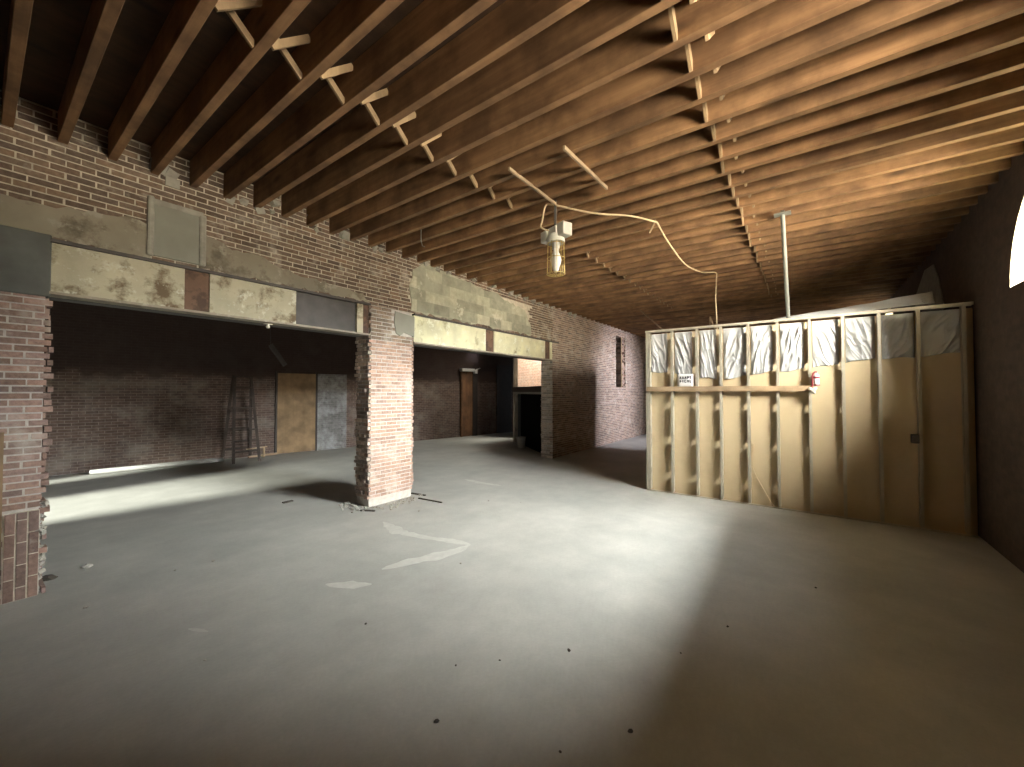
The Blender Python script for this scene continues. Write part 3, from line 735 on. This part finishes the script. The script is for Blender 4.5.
b_ = MB(); b_.lathe([(0,.0),(.13,0),(.155,.36),(.163,.365),(.163,.345),(.15,.34),(.128,.012),(0,.012)], n=22); b_.build('body', M['bucket'], bk)
b_ = MB(); b_.tube([(.163*math.cos(a), .02, .35-.16*math.sin(a)) for a in [PI*k/14 for k in range(15)]], .004, 6); b_.build('handle', M['galv'], bk)

# ------------------------------------------------------------------ marks and debris on the floor
def smear(name, path, w, seed):
    r = random.Random(seed); P = [Vector((a, b, 0)) for a, b in path]; left, right = [], []
    Q = []
    for a, b in zip(P, P[1:]):
        n = max(2, int((b-a).length/.06))
        for k in range(n): Q.append(a+(b-a)*k/n)
    Q.append(P[-1])
    for i, p in enumerate(Q):
        d = (Q[min(i+1, len(Q)-1)]-Q[max(i-1, 0)]).normalized(); nn = Vector((-d.y, d.x, 0)); e = min(1, i/3+.15, (len(Q)-1-i)/3+.15)
        k = .55+.9*(noise.noise(Vector((p.x*3, p.y*3, seed)))*.5+.5)
        left.append(p+nn*w*k*e*r.uniform(.7, 1.2)); right.append(p-nn*w*k*e*r.uniform(.7, 1.2))
    mb = MB(); n = len(Q)
    mb.add([(p.x, p.y, .003) for p in left]+[(p.x, p.y, .003) for p in right], [(i, i+1, n+i+1, n+i) for i in range(n-1)])
    return mb.build(name, M['cement_stain'], fl)
smear('cement_smear', [(3.55,4.92),(3.42,4.4),(3.5,3.95),(3.62,3.55),(3.66,3.33)], .075, 1)
smear('cement_smear', [(3.66,3.33),(3.45,3.33),(3.2,3.40),(2.85,3.55),(2.6,3.62)], .085, 2)
smear('cement_smear', [(2.34,3.42),(2.2,3.58),(2.08,3.78)], .085, 3)
smear('cement_smear', [(6.3,5.9),(6.25,5.4),(6.3,4.9)], .06, 4)
smear('cement_smear', [(1.05,3.95),(1.13,3.78)], .03, 5)
tag(MB().bar((4.83,5.86,.012), (4.88,5.53,.012), .035, .02).build('dark_stick', M['speck']), 'short dark stick on the floor right of the salmon pier, nearer to the pier', 'stick')
tag(MB().bar((4.68,5.48,.012), (4.73,4.95,.012), .022, .02).build('dark_stick', M['speck']), 'longer dark stick on the floor right of the salmon pier', 'stick')
tag(MB().box(-.08,.08,-.03,.03,0,.02).build('dark_offcut', M['speck'], loc=(3.22,7.1,0)), 'flat dark offcut on the floor left of the salmon pier', 'offcut')
tag(MB().bar((3.66,5.65,.012),(3.78,5.45,.012),.03,.02).build('dark_stick', M['speck']), 'dark stick in the rubble at the left foot of the salmon pier', 'stick')
def chip(name, x, y, s, mat, label, cat, group=None, seed=0):
    bm = bmesh.new(); bmesh.ops.create_icosphere(bm, subdivisions=2, radius=1); r = random.Random(seed)
    for v in bm.verts:
        k = 1+.55*noise.noise(v.co*1.3+Vector((seed*3.1, 0, 0))); v.co = Vector((v.co.x*s*k*1.3, v.co.y*s*k, max(v.co.z*s*k*.6, -s*.35)+s*.35))
    me = bpy.data.meshes.new(name); bm.to_mesh(me); bm.free(); me.materials.append(mat)
    o = bpy.data.objects.new(name, me); COL.objects.link(o); o.location = (x, y, 0); o.rotation_euler.z = r.uniform(0, 6); return tag(o, label, cat, group)
chip('mortar_chip', .77, 6.21, .035, M['stone'], 'pale mortar chip on the floor beside the left brick pier', 'chip', seed=1)
chip('dark_lump',   .49, 6.12, .045, M['speck'], 'black lump on the floor against the foot of the left brick pier', 'lump', seed=2)
for i, (x, y) in enumerate(((3.05,.74),(3.61,.52),(2.19,.80),(1.85,1.05),(4.82,-.06),(1.6,1.71),(2.22,1.74),(1.92,2.88),(2.6,1.4),(2.0,1.95))):
    chip('debris_crumb', x, y, .006+.003*(i % 3), M['speck'], 'tiny dark crumb of debris on the open concrete floor', 'crumb', 'dark crumbs on the floor', seed=10+i)
for i, (x, y) in enumerate(((1.3,5.35),(1.62,5.3),(.62,5.05),(5.55,3.9),(5.3,4.4),(4.2,4.9),(1.0,3.4),(3.2,3.05))):
    chip('pale_crumb', x, y, .009+.003*(i % 3), M['stone'], 'tiny pale crumb of mortar on the open concrete floor', 'crumb', 'pale crumbs on the floor', seed=30+i)

# ------------------------------------------------------------------ light
def area(name, loc, target, sx, sy, power, col):
    l = bpy.data.lights.new(name, 'AREA'); l.shape = 'RECTANGLE'; l.size = sx; l.size_y = sy; l.energy = power; l.color = col
    o = bpy.data.objects.new(name, l); COL.objects.link(o); o.location = loc
    d = Vector(target)-Vector(loc); o.rotation_euler = d.to_track_quat('-Z', 'Y').to_euler(); return o
area('sky_over_alley', (.3, -8.2, 7.4), (5.2, YR, 3.5), 3.4, 8.0, 14000, (1.0, .96, .86))
area('sky_beyond_alley', (6.6, -8.2, 6.8), (6.2, YR, 3.6), 6.4, 5.2, 33500, (.96, .99, .97))
area('upper_sky', (6.0, -8.2, 12.2), (6.0, YR, 3.6), 7, 5, 5500, (.95, .98, 1.0))
area('sunlit_facade_light', (-1.0, -8.4, 2.3), (1.0, YR, 3.8), 14, 4.0, 14500, (1.0, .88, .68))
area('sky_over_far_alley', (14.0, -8.0, 6.0), (14.0, YR, 4.0), 1.5, 6, 11000, (.88, .87, 1.0))
area('rear_yard_daylight', (-10.5, 9.9, 4.3), (0, 9.9, 0), .9, 1.3, 7200, (.98, 1.0, .90))
area('added_overhead_light', (14.45, 7.45, ZT+1.2), (14.45, 7.45, 0), 2.6, 1.6, 380, (1.0, .95, .82))  # invented overhead lamp, added to light the brick above the store
w = bpy.data.worlds.new('World'); S.world = w; w.use_nodes = True
bg = w.node_tree.nodes['Background']; bg.inputs[0].default_value = (.85, .92, 1.0, 1); bg.inputs[1].default_value = .8

# ------------------------------------------------------------------ camera
cam = bpy.data.cameras.new('Camera'); co = bpy.data.objects.new('Camera', cam); COL.objects.link(co)
cam.sensor_width = 36; cam.lens = 398/1024*36; cam.clip_start = .05
co.location = (0, 0, 1.876); co.rotation_euler = (math.radians(90+1.19), 0, math.radians(36.35-90))
S.camera = co
S.view_settings.view_transform = 'Standard'; S.view_settings.look = 'None'; S.view_settings.gamma = 1
S.view_settings.use_curve_mapping = False; S.view_settings.exposure = .35
S.cycles.use_denoising = True; S.cycles.caustics_reflective = False; S.cycles.caustics_refractive = False; S.cycles.sample_clamp_indirect = 4
S.cycles.max_bounces = 10; S.cycles.diffuse_bounces = 6
